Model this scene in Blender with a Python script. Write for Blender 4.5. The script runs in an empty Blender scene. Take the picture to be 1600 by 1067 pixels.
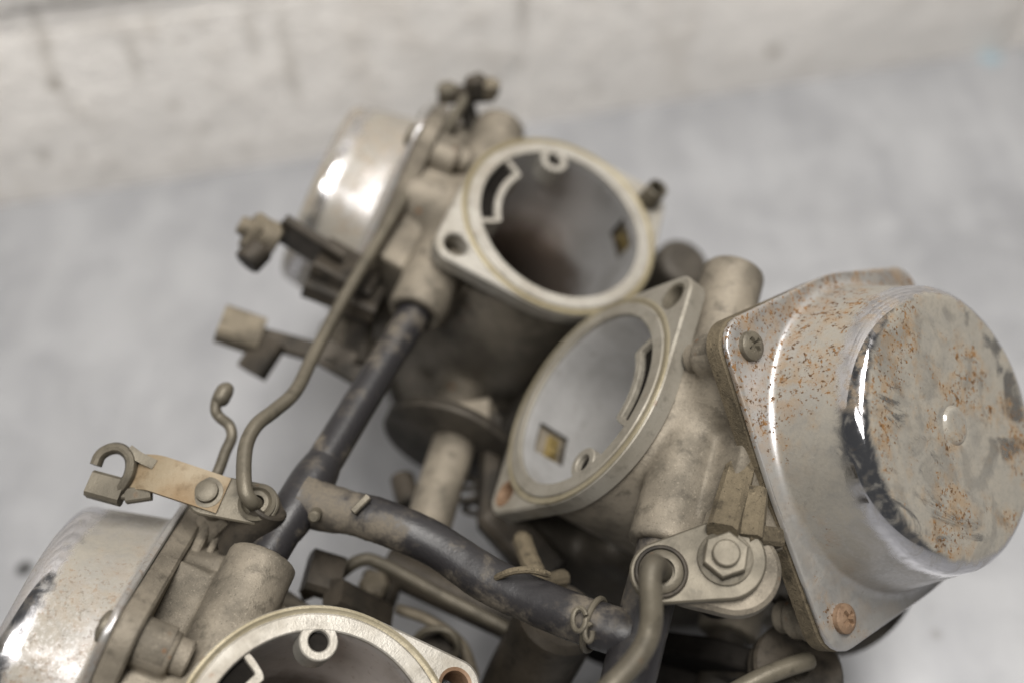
import bpy, bmesh, math, random
import numpy as np
from mathutils import Matrix, Vector
random.seed(7)
rng = np.random.default_rng(7)
SC = bpy.context.scene
COL = SC.collection
MM = 0.001
# ---------------------------------------------------------------- camera
FPX, CX, CY, CAMH, PITCH = 1700.0, 800.0, 533.5, 285.0, math.radians(50)
cam_d = bpy.data.cameras.new('camera'); cam = bpy.data.objects.new('camera', cam_d); COL.objects.link(cam)
cam_d.sensor_width = 22.3; cam_d.lens = FPX / 1600 * 22.3
cam_d.clip_start = 0.01; cam_d.clip_end = 50
cam.location = (0, 0, CAMH * MM); cam.rotation_euler = (math.pi / 2 - PITCH, 0, 0)
cam_d.dof.use_dof = True; cam_d.dof.focus_distance = 0.206; cam_d.dof.aperture_fstop = 3.4
SC.camera = cam
SC.view_settings.view_transform = 'Standard'; SC.view_settings.look = 'None'
SC.view_settings.exposure = 0.08; SC.view_settings.gamma = 1.0
# ---------------------------------------------------------------- room light (indoors: a dim room and ceiling lamps)
W = bpy.data.worlds.new('World'); SC.world = W; W.use_nodes = True
W.node_tree.nodes['Background'].inputs[0].default_value = (0.93, 0.96, 1.0, 1)
W.node_tree.nodes['Background'].inputs[1].default_value = 0.06
def area(name, loc, target, sx, sy, power, col):
    l = bpy.data.lights.new(name, 'AREA'); l.shape = 'RECTANGLE'; l.size = sx; l.size_y = sy; l.energy = power; l.color = col
    o = bpy.data.objects.new(name, l); COL.objects.link(o); o.location = loc
    o.rotation_euler = (Vector(target) - Vector(loc)).to_track_quat('-Z', 'Y').to_euler()
    return o
area('ceiling_lamp', (0.20, 0.12, 1.50), (0.1, 0.2, 0.0), 1.0, 0.3, 29.0, (1.0, 0.965, 0.92))
area('ceiling_lamp', (-0.45, -0.50, 1.50), (0, 0.3, 0.05), 0.9, 0.25, 13.0, (1.0, 0.97, 0.93))

# ---------------------------------------------------------------- frames (millimetres)
RC = np.c_[[1, 0, 0], [0, math.sin(PITCH), math.cos(PITCH)], [0, -math.cos(PITCH), math.sin(PITCH)]].astype(float)
def cam2w(p): return RC @ np.asarray(p, float) + np.array([0, 0, CAMH])
def P(px, py, d): return cam2w([(px - CX) / FPX * d, -(py - CY) / FPX * d, -d])      # a point of the place, world mm
def V(*v): return RC @ np.array(v, float)                                             # a direction, world
class Fr:                                                                             # a frame: columns x,y,z and origin, world mm
    def __init__(s, R, t): s.R = np.array(R, float); s.t = np.array(t, float)
    def __call__(s, *v): return s.R @ np.array(v, float) + s.t
    def d(s, *v): return s.R @ np.array(v, float)
    def mat(s):
        m = Matrix(np.c_[s.R, s.t * MM].tolist()); return m.to_4x4() if len(m) == 3 else m
def frame(o, z, x=(1, 0.001, 0)):
    z = np.array(z, float); z /= np.linalg.norm(z); x = np.array(x, float); x = x - z * (x @ z); x /= np.linalg.norm(x)
    return Fr(np.c_[x, np.cross(z, x), z], o)
WORLD = Fr(np.eye(3), (0, 0, 0))
RAB = np.array([[-0.8868, -0.3018, 0.3499], [0.4421, -0.7746, 0.4522], [0.1346, 0.5557, 0.8204]])
RCC = np.array([[0.57505, 0.30381, -0.75962], [0.24005, 0.82496, 0.51167], [0.78211, -0.47658, 0.40146]])
FA = Fr(RC @ RAB, cam2w((12.19, 29.39, -268.4)))
FB = Fr(RC @ RAB, cam2w((-33.7, -71.1, -188.5)))
FC = Fr(RC @ RCC, cam2w((15.43, -12.03, -237.6)))

# ---------------------------------------------------------------- mesh helpers
class MB:
    def __init__(s): s.v = []; s.f = []
    def add(s, v, f, fr=None):
        n = len(s.v); v = np.asarray(v, float)
        if fr is not None: v = v @ fr.R.T + fr.t
        s.v += v.tolist(); s.f += [tuple(i + n for i in q) for q in f]; return s
    def merge(s, o, fr=None): return s.add(o.v, o.f, fr)
def hull(circles, n=72):
    pts = np.array([(x + r * math.cos(a), y + r * math.sin(a)) for x, y, r in circles for a in np.linspace(0, 2 * math.pi, n, endpoint=False)])
    pts = pts[np.lexsort((pts[:, 1], pts[:, 0]))]
    def half(p):
        h = []
        for q in p:
            while len(h) > 1 and np.cross(h[-1] - h[-2], q - h[-2]) <= 1e-9: h.pop()
            h.append(q)
        return h
    a = half(pts); b = half(pts[::-1]); return np.array(a[:-1] + b[:-1])
def dense(pl, step=1.0):
    out = []
    for a, b in zip(pl, np.roll(pl, -1, 0)):
        k = max(1, int(np.linalg.norm(b - a) / step)); out += [a + (b - a) * i / k for i in range(k)]
    return np.array(out)
def inset(pl, d):
    pl = np.asarray(pl); e = np.roll(pl, -1, 0) - pl; e /= np.linalg.norm(e, axis=1)[:, None]
    nrm = np.c_[-e[:, 1], e[:, 0]]; n = nrm + np.roll(nrm, 1, 0); n /= np.linalg.norm(n, axis=1)[:, None]
    return pl + n * d
def circ(x, y, r, n=32): return np.array([(x + r * math.cos(a), y + r * math.sin(a)) for a in np.linspace(0, 2 * math.pi, n, endpoint=False)])
def plate(outer, holes, z0, z1, bev=0.4, mb=None, fr=None):
    """flat plate with holes, bevelled on both faces"""
    bm = bmesh.new()
    loops = [(np.asarray(outer), 1)] + [(np.asarray(h), -1) for h in holes]
    tops = []; bots = []
    for pl, sg in loops:
        ins = inset(pl, bev * sg)
        rows = []
        for q, z in ((ins, z1), (pl, z1 - bev), (pl, z0 + bev), (ins, z0)):
            rows.append([bm.verts.new((x, y, z)) for x, y in q])
        n = len(pl)
        for a, b in zip(rows[:-1], rows[1:]):
            for i in range(n):
                j = (i + 1) % n
                q = (a[i], b[i], b[j], a[j]) if sg > 0 else (a[j], b[j], b[i], a[i])
                bm.faces.new(q)
        tops.append(rows[0]); bots.append(rows[-1])
    for rows, nz in ((tops, 1), (bots, -1)):
        ed = []
        for r in rows:
            for i in range(len(r)):
                ed.append(bm.edges.get((r[i], r[(i + 1) % len(r)])) or bm.edges.new((r[i], r[(i + 1) % len(r)])))
        g = bmesh.ops.triangle_fill(bm, use_beauty=True, edges=ed, normal=(0, 0, nz))
        for f in g['geom']:
            if isinstance(f, bmesh.types.BMFace):
                f.normal_update()
                if f.normal.z * nz < 0: f.normal_flip()
    bm.verts.index_update()
    v = [tuple(q.co) for q in bm.verts]; f = [tuple(q.index for q in p.verts) for p in bm.faces]; bm.free()
    mb = mb or MB(); return mb.add(v, f, fr)
def lathe(prof, seg=48, mb=None, fr=None, cap0=False, cap1=False, a0=0.0, a1=None, skip=None):
    full = a1 is None; a1 = a0 + 2 * math.pi if full else a1
    th = np.linspace(a0, a1, seg + 1)[:seg if full else seg + 1]
    n = len(th); v = [(r * math.cos(t), r * math.sin(t), z) for r, z in prof for t in th]; f = []
    for k in range(len(prof) - 1):
        for i in range(n if full else n - 1):
            if skip and skip(k, i): continue
            j = (i + 1) % n; f.append((k * n + i, k * n + j, (k + 1) * n + j, (k + 1) * n + i))
    if cap0: f.append(tuple(range(n))[::-1])
    if cap1: f.append(tuple((len(prof) - 1) * n + i for i in range(n)))
    mb = mb or MB(); return mb.add(v, f, fr)
def spline(pts, m=8):
    p = np.array(pts, float); p = np.vstack([2 * p[0] - p[1], p, 2 * p[-1] - p[-2]]); out = []
    for i in range(1, len(p) - 2):
        for t in np.linspace(0, 1, m, endpoint=False):
            out.append(.5 * (2 * p[i] + (p[i + 1] - p[i - 1]) * t + (2 * p[i - 1] - 5 * p[i] + 4 * p[i + 1] - p[i + 2]) * t * t + (3 * p[i] - p[i - 1] - 3 * p[i + 1] + p[i + 2]) * t ** 3))
    out.append(p[-2]); return np.array(out)
def sweep(path, sec, mb=None, up=None, scale=None, caps=True):
    """sweep a 2-D section along a path with parallel transport"""
    path = np.asarray(path, float); T = np.gradient(path, axis=0); T /= np.linalg.norm(T, axis=1)[:, None]
    x = np.array(up if up is not None else (0.3, 0.5, 0.81), float); sec = np.asarray(sec, float); k = len(sec); v = []; f = []
    for i, (p, t) in enumerate(zip(path, T)):
        x = x - t * (x @ t); x /= np.linalg.norm(x); y = np.cross(t, x); sc = 1 if scale is None else scale[i]
        v += [p + sc * (a * x + b * y) for a, b in sec]
    for i in range(len(path) - 1):
        for j in range(k):
            l = (j + 1) % k; f.append((i * k + j, i * k + l, (i + 1) * k + l, (i + 1) * k + j))
    if caps: f += [tuple(range(k))[::-1], tuple((len(path) - 1) * k + j for j in range(k))]
    mb = mb or MB(); return mb.add(v, f)
def tube(pts, r, seg=14, m=8, mb=None, smooth=True, bumps=0, lead=0):
    path = spline(pts, m) if smooth else np.array(pts, float)
    n = len(path); sc = np.ones(n)
    sc[0] = sc[-1] = .86
    path = np.vstack([path[:1] + (path[1] - path[0]) * .02, path, path[-1:] + (path[-1] - path[-2]) * .02]) if False else path
    if lead: sc[:lead] = np.linspace(1.22, 1, lead)
    if bumps: sc *= 1 + bumps * np.convolve(rng.normal(size=n + 8), np.ones(9) / 3, 'valid')
    return sweep(path, circ(0, 0, r, seg), mb, scale=sc)
def bar(a, b, w, t, up, mb=None):
    """square bar from a to b: width w, thickness t along up, softened edges"""
    c = .18 * min(w, t); s = [(-t / 2, -w / 2 + c), (-t / 2 + c, -w / 2), (t / 2 - c, -w / 2), (t / 2, -w / 2 + c), (t / 2, w / 2 - c), (t / 2 - c, w / 2), (-t / 2 + c, w / 2), (-t / 2, w / 2 - c)]
    return sweep([a, (np.array(a) + np.array(b)) / 2, b], s, mb, up=up)
def rod(a, b, r, mb=None, seg=24, bev=.4):
    a = np.array(a, float); b = np.array(b, float); L = np.linalg.norm(b - a)
    return lathe([(max(r - bev, .01), 0), (r, bev), (r, L - bev), (max(r - bev, .01), L)], seg, mb, frame(a, b - a, (.3, .5, .8)), True, True)

# ---------------------------------------------------------------- castings: a distance field, meshed by surface nets
def smin(a, b, k):
    h = np.clip(.5 + .5 * (b - a) / k, 0, 1); return b + (a - b) * h - k * h * (1 - h)
def smax(a, b, k): return -smin(-a, -b, k)
def s_cyl(X, a, b, r, rnd=.8):
    a = np.array(a, float); b = np.array(b, float); d = b - a; L = np.linalg.norm(d); d /= L
    q = [X[i] - a[i] for i in range(3)]; h = q[0] * d[0] + q[1] * d[1] + q[2] * d[2]
    rr = np.sqrt(np.maximum(q[0] ** 2 + q[1] ** 2 + q[2] ** 2 - h * h, 0))
    if isinstance(r, tuple): r = r[0] + (r[1] - r[0]) * np.clip(h / L, 0, 1)
    dx = rr - r + rnd; dy = np.abs(h - L / 2) - L / 2 + rnd
    return np.minimum(np.maximum(dx, dy), 0) + np.sqrt(np.maximum(dx, 0) ** 2 + np.maximum(dy, 0) ** 2) - rnd
def s_box(X, c, hs, R=None, rnd=1.2):
    q = [X[i] - c[i] for i in range(3)]
    if R is not None: q = [sum(R[j][i] * q[j] for j in range(3)) for i in range(3)]
    d = [np.abs(q[i]) - hs[i] + rnd for i in range(3)]
    return np.minimum(np.maximum(np.maximum(d[0], d[1]), d[2]), 0) + np.sqrt(sum(np.maximum(e, 0) ** 2 for e in d)) - rnd
def surface_nets(fn, lo, hi, h):
    ax = [np.arange(l, u + h, h, dtype=np.float32) for l, u in zip(lo, hi)]
    X = [ax[0][:, None, None], ax[1][None, :, None], ax[2][None, None, :]]
    D = np.broadcast_to(fn(X), [len(a) for a in ax]); S = D < 0
    n = [len(a) - 1 for a in ax]
    acc = np.zeros(n + [3], np.float32); cnt = np.zeros(n, np.int16)
    off = [(i, j, k) for i in (0, 1) for j in (0, 1) for k in (0, 1)]
    sl = lambda o: tuple(slice(o[i], o[i] + n[i]) for i in range(3))
    for a in off:
        for d in range(3):
            if a[d]: continue
            b = list(a); b[d] = 1; da = D[sl(a)]; db = D[sl(b)]; m = S[sl(a)] != S[sl(b)]
            t = np.where(m, da / np.where(m, da - db, 1), 0)
            for c in range(3): acc[..., c] += np.where(m, (t if c == d else a[c]), 0)
            cnt += m
    act = cnt > 0; idx = -np.ones(n, np.int64); idx[act] = np.arange(act.sum())
    w = np.argwhere(act); v = (w + acc[act] / cnt[act][:, None]) * h + np.array(lo); f = []
    for d in range(3):
        e1, e2 = (d + 1) % 3, (d + 2) % 3
        A = [slice(0, None)] * 3; B = [slice(0, None)] * 3; A[d] = slice(0, -1); B[d] = slice(1, None)
        sa = S[tuple(A)]; m = sa != S[tuple(B)]
        g = np.argwhere(m); g = g[(g[:, e1] > 0) & (g[:, e2] > 0) & (g[:, e1] < n[e1]) & (g[:, e2] < n[e2])]
        s0 = sa[tuple(g.T)]
        def cell(da, db): q = g.copy(); q[:, e1] += da; q[:, e2] += db; return idx[tuple(q.T)]
        q = np.stack([cell(-1, -1), cell(0, -1), cell(0, 0), cell(-1, 0)], 1)
        q[~s0] = q[~s0][:, ::-1]; f.append(q)
    return v, np.vstack(f)

# ---------------------------------------------------------------- objects
def finish(me, angle=35, smooth=True):
    if smooth:
        me.polygons.foreach_set('use_smooth', [True] * len(me.polygons)); me.set_sharp_from_angle(angle=math.radians(angle))
    me.update()
def place(o, parent, mat):
    if parent is not None:
        o.parent = parent; o.matrix_parent_inverse = Matrix.Identity(4)
        o.matrix_basis = parent['_w'].inverted() @ mat if False else (WM[parent.name].inverted() @ mat)
    else: o.matrix_basis = mat
    WM[o.name] = mat
WM = {}
def obj(name, mb, mat, parent=None, fr=None, label=None, angle=35, keep=False, smooth=True):
    v = np.array(mb.v, float); M = fr.mat() if fr is not None else Matrix.Identity(4)
    if fr is None and not keep:
        c = (v.min(0) + v.max(0)) / 2; v = v - c; M = Matrix.Translation(Vector(c * MM))
    me = bpy.data.meshes.new(name); me.from_pydata((v * MM).tolist(), [], [list(map(int, q)) for q in mb.f]); finish(me, angle, smooth)
    me.materials.append(mat)
    o = bpy.data.objects.new(name, me); COL.objects.link(o); place(o, parent, M)
    if label: o['label'] = label
    return o
def inst(src, name, parent, fr, label=None):
    o = src.copy(); o.name = name; COL.objects.link(o); o.parent = None
    for k in ('label',):
        if k in o: del o[k]
    place(o, parent, fr.mat())
    if label: o['label'] = label
    return o

# ---------------------------------------------------------------- materials
def new_mat(name):
    m = bpy.data.materials.new(name); m.use_nodes = True; nt = m.node_tree
    for n in list(nt.nodes): nt.nodes.remove(n)
    return m, nt
class N:
    def __init__(s, nt): s.nt = nt; s.out = nt.nodes.new('ShaderNodeOutputMaterial'); s.tc = nt.nodes.new('ShaderNodeTexCoord'); s.co = s.tc.outputs['Object']
    def link(s, a, b): s.nt.links.new(a, b)
    def node(s, t, **kw):
        n = s.nt.nodes.new(t)
        for k, v in kw.items(): setattr(n, k, v)
        return n
    def put(s, sock, v):
        if hasattr(v, 'links') or hasattr(v, 'is_output'): s.link(v, sock)
        else: sock.default_value = v
    def noise(s, scale, detail=4, rough=.6, co=None, dist=0.0):
        n = s.node('ShaderNodeTexNoise'); s.link(co or s.co, n.inputs['Vector']); n.inputs['Scale'].default_value = scale
        n.inputs['Detail'].default_value = detail; n.inputs['Roughness'].default_value = rough; n.inputs['Distortion'].default_value = dist; return n.outputs['Fac']
    def voro(s, scale, co=None, rnd=1.0):
        n = s.node('ShaderNodeTexVoronoi'); s.link(co or s.co, n.inputs['Vector']); n.inputs['Scale'].default_value = scale; n.inputs['Randomness'].default_value = rnd; return n
    def ramp(s, fac, lo, hi, a=0.0, b=1.0):
        n = s.node('ShaderNodeMapRange', interpolation_type='SMOOTHSTEP'); s.put(n.inputs[0], fac)
        for i, x in zip((1, 2, 3, 4), (lo, hi, a, b)): n.inputs[i].default_value = x
        return n.outputs[0]
    def math(s, op, a, b=0.0, c=0.0):
        n = s.node('ShaderNodeMath', operation=op); s.put(n.inputs[0], a); s.put(n.inputs[1], b); s.put(n.inputs[2], c); return n.outputs[0]
    def mix(s, f, a, b):
        n = s.node('ShaderNodeMix', data_type='RGBA'); s.put(n.inputs[0], f); s.put(n.inputs[6], a); s.put(n.inputs[7], b); return n.outputs[2]
    def xyz(s, co=None):
        n = s.node('ShaderNodeSeparateXYZ'); s.link(co or s.co, n.inputs[0]); return n.outputs
    def stretch(s, sx, sy, sz, rot=(0, 0, 0)):
        n = s.node('ShaderNodeMapping'); s.link(s.co, n.inputs[0]); n.inputs['Scale'].default_value = (sx, sy, sz); n.inputs['Rotation'].default_value = rot; return n.outputs[0]
    def bump(s, h, strength, dist):
        n = s.node('ShaderNodeBump'); s.link(h, n.inputs['Height']); n.inputs['Strength'].default_value = strength; n.inputs['Distance'].default_value = dist; return n.outputs[0]
    def bsdf(s, col, metal, rough, normal=None, spec=.5):
        n = s.node('ShaderNodeBsdfPrincipled'); s.put(n.inputs['Base Color'], col); s.put(n.inputs['Metallic'], metal); s.put(n.inputs['Roughness'], rough)
        n.inputs['Specular IOR Level'].default_value = spec
        if normal is not None: s.link(normal, n.inputs['Normal'])
        return n.outputs[0]
    def end(s, sh): s.link(sh, s.out.inputs['Surface'])
    def mixs(s, f, a, b):
        n = s.node('ShaderNodeMixShader'); s.put(n.inputs[0], f); s.link(a, n.inputs[1]); s.link(b, n.inputs[2]); return n.outputs[0]
c4 = lambda r, g, b: (r, g, b, 1.0)
DUST = c4(.272, .25, .21); RUST = c4(.25, .115, .035)

def cast_mat(name, base, dark, metal, rough, grain=1.0, dirt=.5, rustamt=0.0, spec=.28):
    m, nt = new_mat(name); n = N(nt)
    big = n.noise(70, 5, .6); fine = n.noise(2600, 3, .7); mid = n.noise(320, 4, .65)
    col = n.mix(n.ramp(big, .35, .68), base, dark)
    col = n.mix(n.math('MULTIPLY', n.ramp(mid, .5, .72), dirt), col, c4(*(x * .55 for x in dark[:3])))
    col = n.mix(n.math('MULTIPLY', n.ramp(fine, .56, .75), .55 * grain), col, c4(*(x * .4 for x in dark[:3])))
    col = n.mix(n.math('MULTIPLY', n.ramp(n.noise(2000, 2, .5), .60, .74), .3 * grain), col, c4(*(min(1, x * 1.35) for x in base[:3])))
    if rustamt:
        v = n.voro(260); sp = n.math('MULTIPLY', n.ramp(v.outputs['Distance'], .22, .12), n.ramp(n.noise(55, 2), .56, .66))
        col = n.mix(n.math('MULTIPLY', sp, rustamt), col, c4(.16, .075, .03))
    h = n.math('ADD', n.math('MULTIPLY', fine, .6), mid)
    n.end(n.bsdf(col, metal, n.ramp(big, .3, .7, rough - .08, rough + .1), n.bump(h, .35 * grain, .0005), spec)); return m
M_CAST = cast_mat('dusty_cast_alloy', c4(.238, .208, .163), c4(.122, .107, .084), .25, .56, 1.35, .65, .9)
M_DIRT = cast_mat('caked_dirt', c4(.15, .122, .08), c4(.07, .057, .038), .05, .85, 2.2, .9)
M_LINK = cast_mat('dusty_zinc_steel', c4(.135, .119, .09), c4(.085, .075, .057), .3, .48, .55, .5, .5)
M_GREY = cast_mat('shade_dark_alloy', c4(.082, .072, .058), c4(.038, .033, .027), .25, .5, .7, .6)  # shade of the inner, underside parts is put into this dark colour
M_BLACK = cast_mat('painted_shade_black', c4(.016, .014, .012), c4(.008, .007, .006), .0, .8, .7, .6, 0, .08)  # near-black colour standing in for deep shade in holes and gaps
M_SLIDE = cast_mat('varnished_slide', c4(.17, .125, .095), c4(.105, .08, .065), .45, .4, .5, .4)
M_GRIME = cast_mat('brown_grimy_steel', c4(.19, .162, .118), c4(.11, .094, .07), .2, .6, .8, .6)
M_DARKM = cast_mat('grimy_shaded_metal', c4(.058, .048, .036), c4(.024, .021, .017), .2, .6, .8, .6)  # grime, with the colour lowered further to deepen shade in the gaps
M_MACH = cast_mat('machined_alloy', c4(.40, .38, .34), c4(.285, .262, .222), .45, .45, .7, .5, .6)
M_MACH2 = cast_mat('dull_machined_alloy', c4(.31, .288, .245), c4(.23, .21, .172), .4, .45, .6, .5, .3)
M_RUSTY = cast_mat('rusty_strap', c4(.225, .185, .125), c4(.195, .135, .075), .15, .6, .6, .6, .9)
M_SCREWR = cast_mat('rusted_screw', c4(.215, .145, .095), c4(.15, .088, .05), .25, .55, .8, .7)
M_BRASS = cast_mat('old_brass', c4(.22, .165, .065), c4(.10, .078, .036), .5, .5, .5, .4)
M_GOLD = cast_mat('varnish_stain', c4(.255, .22, .14), c4(.20, .168, .10), .3, .45, .5, .4)

M_GOLD2 = cast_mat('faint_varnish_stain', c4(.30, .265, .19), c4(.22, .19, .125), .4, .42, .5, .4)

def bore_mat():
    m, nt = new_mat('satin_bore_alloy'); n = N(nt); x, y, z = n.xyz()
    big = n.noise(90, 4); col = n.mix(n.ramp(big, .35, .7), c4(.56, .555, .55), c4(.45, .445, .435))
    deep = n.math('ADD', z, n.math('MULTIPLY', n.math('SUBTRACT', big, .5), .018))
    col = n.mix(n.ramp(deep, -.024, -.034), col, c4(.17, .145, .125))                 # browner and darker deep in the throat
    ring = n.noise(1100, 3, .6, n.stretch(.04, .04, 3)); pit = n.noise(700, 3, .6)
    col = n.mix(n.math('MULTIPLY', n.ramp(pit, .58, .72), .35), col, c4(.22, .20, .17))
    n.end(n.bsdf(col, .68, n.ramp(ring, .3, .7, .28, .44), n.bump(n.math('ADD', ring, n.math('MULTIPLY', pit, .4)), .12, .0003))); return m
M_BORE = bore_mat()
def rubber_mat():
    m, nt = new_mat('dusty_black_rubber'); n = N(nt)
    big = n.noise(34, 3, .55, dist=.7); mid = n.noise(260, 4, .7); fine = n.noise(1500, 2)
    f = n.math('ADD', n.math('MULTIPLY', big, .70), n.math('MULTIPLY', mid, .30))
    d = n.ramp(f, .48, .62, .05, .75)
    d = n.math('MULTIPLY', d, n.ramp(fine, .3, .6, .75, 1.0))
    col = n.mix(d, c4(.012, .012, .015), c4(.16, .135, .10))
    n.end(n.bsdf(col, 0.0, n.ramp(d, 0, .8, .42, .85), n.bump(n.math('ADD', mid, n.math('MULTIPLY', fine, .4)), .25, .0004), .5)); return m
M_RUBBER = rubber_mat()

def chrome_mat(name, dusty=1.0, rusty=1.0, rough=.07, wall=(.60, .92), fr=.27):
    """pressed chrome cover; object z is the cover's axis: flange z<1, wall, rounded shoulder, face z>18"""
    m, nt = new_mat(name); n = N(nt)
    x, y, z = n.xyz(); r = n.math('SQRT', n.math('ADD', n.math('MULTIPLY', x, x), n.math('MULTIPLY', y, y)))
    big = n.noise(48, 4, .62, dist=.6); mid = n.noise(190, 5, .65, dist=.8); fine = n.noise(1400, 3, .7); blot = n.noise(95, 3, .55, dist=1.2)
    face = n.ramp(n.math('ADD', r, n.math('MULTIPLY', n.math('SUBTRACT', mid, .5), .004)), .0268, .0255)
    flange = n.ramp(z, .0022, .0006)
    wob = n.math('ADD', z, n.math('MULTIPLY', n.math('SUBTRACT', mid, .5), .006))
    should = n.math('MULTIPLY', n.ramp(wob, .0126, .0150), n.math('SUBTRACT', 1.0, face))
    # wiped streaks that leave bare chrome in the dust of the face
    wipe = n.noise(110, 5, .7, n.stretch(1.0, .45, 1, (0, 0, .5)), 1.6)
    low = n.ramp(n.math('ADD', n.math('MULTIPLY', x, -1.0), n.math('MULTIPLY', y, .5)), .002, .016)
    film2 = n.ramp(n.math('SUBTRACT', x, n.math('MULTIPLY', y, 1.2)), .004, .032)
    d_face = n.math('MULTIPLY', n.math('SUBTRACT', 1.0, n.math('MULTIPLY', n.ramp(wipe, .53, .68), n.math('MULTIPLY', low, .8))), n.math('SUBTRACT', .96, n.math('MULTIPLY', n.ramp(blot, .46, .62), n.math('ADD', .22, n.math('MULTIPLY', film2, .45)))))
    d_wall = n.ramp(big, .30, .62, *wall)
    d_fl = n.ramp(mid, .35, .65, .55, .8)
    d_sh = n.ramp(mid, .50, .68, .02, .45)
    d = n.math('MULTIPLY', d_wall, n.math('SUBTRACT', 1.0, face))
    mixf = lambda f, a, b: n.math('ADD', n.math('MULTIPLY', f, b), n.math('MULTIPLY', n.math('SUBTRACT', 1.0, f), a))
    d = mixf(flange, d, d_fl); d = mixf(should, d, d_sh); d = mixf(face, d, d_face)
    d = n.math('MULTIPLY', d, dusty)
    d = n.math('MULTIPLY', d, n.ramp(fine, .25, .55, .82, 1.0))
    dcol = n.mix(n.ramp(mid, .35, .65), DUST, c4(.24, .225, .195))
    dcol = n.mix(n.math('MULTIPLY', flange, .6), dcol, c4(.25, .246, .235))
    # rust: fine irregular pits in clusters with a stained halo
    clus = n.noise(60, 3, .6); lowr = n.ramp(z, .014, .002, .74, 1.08)
    side = n.ramp(n.math('SUBTRACT', x, n.math('MULTIPLY', y, -1.0)), -.015, .028, .74, 1.16)
    gate = n.ramp(n.math('MULTIPLY', n.math('MULTIPLY', clus, lowr), side), .42, .55)
    gface = n.math('MULTIPLY', n.ramp(clus, .41, .55), face)
    gate = n.math('MAXIMUM', n.math('MULTIPLY', gate, n.math('SUBTRACT', 1.0, face)), gface)
    root = n.math('MULTIPLY', n.ramp(n.math('ABSOLUTE', n.math('SUBTRACT', z, .0016)), .0045, .0008), n.ramp(n.noise(70, 2), .34, .50))
    gate = n.math('MAXIMUM', gate, n.math('MULTIPLY', root, n.ramp(side, .85, 1.1, .25, .95)))
    gate = n.math('MAXIMUM', gate, n.math('MULTIPLY', n.ramp(n.noise(140, 3), .52, .66), n.ramp(side, .74, 1.1, .35, .8)))
    nf = n.noise(1350, 4, .6); nm = n.noise(470, 5, .66)
    p1 = n.ramp(n.math('ADD', nf, n.math('MULTIPLY', gate, .13)), .67, .76)
    p2 = n.ramp(n.math('ADD', nm, n.math('MULTIPLY', gate, .14)), .72, .80)
    pit = n.math('MULTIPLY', n.math('MULTIPLY', n.math('MAXIMUM', p1, p2), n.ramp(gate, .05, .5)), n.math('MULTIPLY', n.math('SUBTRACT', 1.0, n.math('MULTIPLY', should, .75)), rusty))
    halo = n.math('MULTIPLY', n.math('MULTIPLY', gate, n.ramp(n.noise(330, 3), .42, .62)), .6 * rusty)
    dcol = n.mix(halo, dcol, c4(.27, .18, .095))
    film = n.math('MAXIMUM', n.math('SUBTRACT', 1.0, n.math('ADD', should, face)), n.math('MULTIPLY', n.ramp(mid, .45, .65), .5))
    chrome = n.bsdf(c4(.66, .655, .68), 1.0, n.math('ADD', rough, n.math('MULTIPLY', film, fr)))
    hb = n.bump(n.math('ADD', fine, mid), .15, .0003)
    dust = n.bsdf(dcol, .12, n.ramp(fine, .3, .7, .52, .72), hb, .35)
    sh = n.mixs(n.math('MAXIMUM', d, halo), chrome, dust)
    rcol = n.mix(n.ramp(n.noise(700, 2), .4, .6), c4(.185, .10, .04), c4(.07, .038, .018))
    rust = n.bsdf(rcol, 0.0, .85, n.bump(fine, .5, .0004), .2)
    n.end(n.mixs(pit, sh, rust)); return m
M_CHROME = chrome_mat('dirty_chrome', 1.0, 1.0)
M_CHROME2 = chrome_mat('dirty_chrome_brighter', 1.0, .35, .12, (.62, .97), .2)

def table_mat():
    m, nt = new_mat('galvanised_sheet'); n = N(nt)
    a = n.noise(13, 5, .62, dist=.5); b = n.noise(38, 4, .6, dist=1.0); c = n.noise(300, 3, .6)
    f = n.math('ADD', n.math('MULTIPLY', a, .4), n.math('ADD', n.math('MULTIPLY', b, .25), n.math('MULTIPLY', n.noise(26, 4, .6, n.stretch(2.6, .5, 1, (0, 0, .55))), .35)))
    col = n.mix(n.ramp(f, .36, .64), c4(.262, .266, .278), c4(.335, .338, .348))
    sp = n.math('MULTIPLY', n.ramp(n.voro(70).outputs['Distance'], .17, .08), n.ramp(n.noise(30, 1), .58, .64))
    col = n.mix(n.math('MULTIPLY', sp, .6), col, c4(.17, .165, .16))
    x, y, z = n.xyz()
    def spot(px, py, r):
        q = ground(px, py) * MM; dd = n.math('SQRT', n.math('ADD', n.math('POWER', n.math('ABSOLUTE', n.math('SUBTRACT', x, float(q[0]))), 2.0), n.math('POWER', n.math('ABSOLUTE', n.math('SUBTRACT', y, float(q[1]))), 2.0)))
        return n.ramp(dd, r, r * .5)
    col = n.mix(spot(38, 887, .0032), col, c4(.05, .05, .05)); col = n.mix(n.math('MULTIPLY', spot(1548, 90, .006), .45), col, c4(.22, .42, .52))
    n.end(n.bsdf(col, .35, n.ramp(b, .3, .7, .36, .52), n.bump(n.math('ADD', a, n.math('MULTIPLY', c, .15)), .06, .003))); return m
def ground(px, py):
    d = RC @ np.array([(px - CX) / FPX, -(py - CY) / FPX, -1.0]); return np.array([0, 0, CAMH]) + d * CAMH / -d[2]
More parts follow.
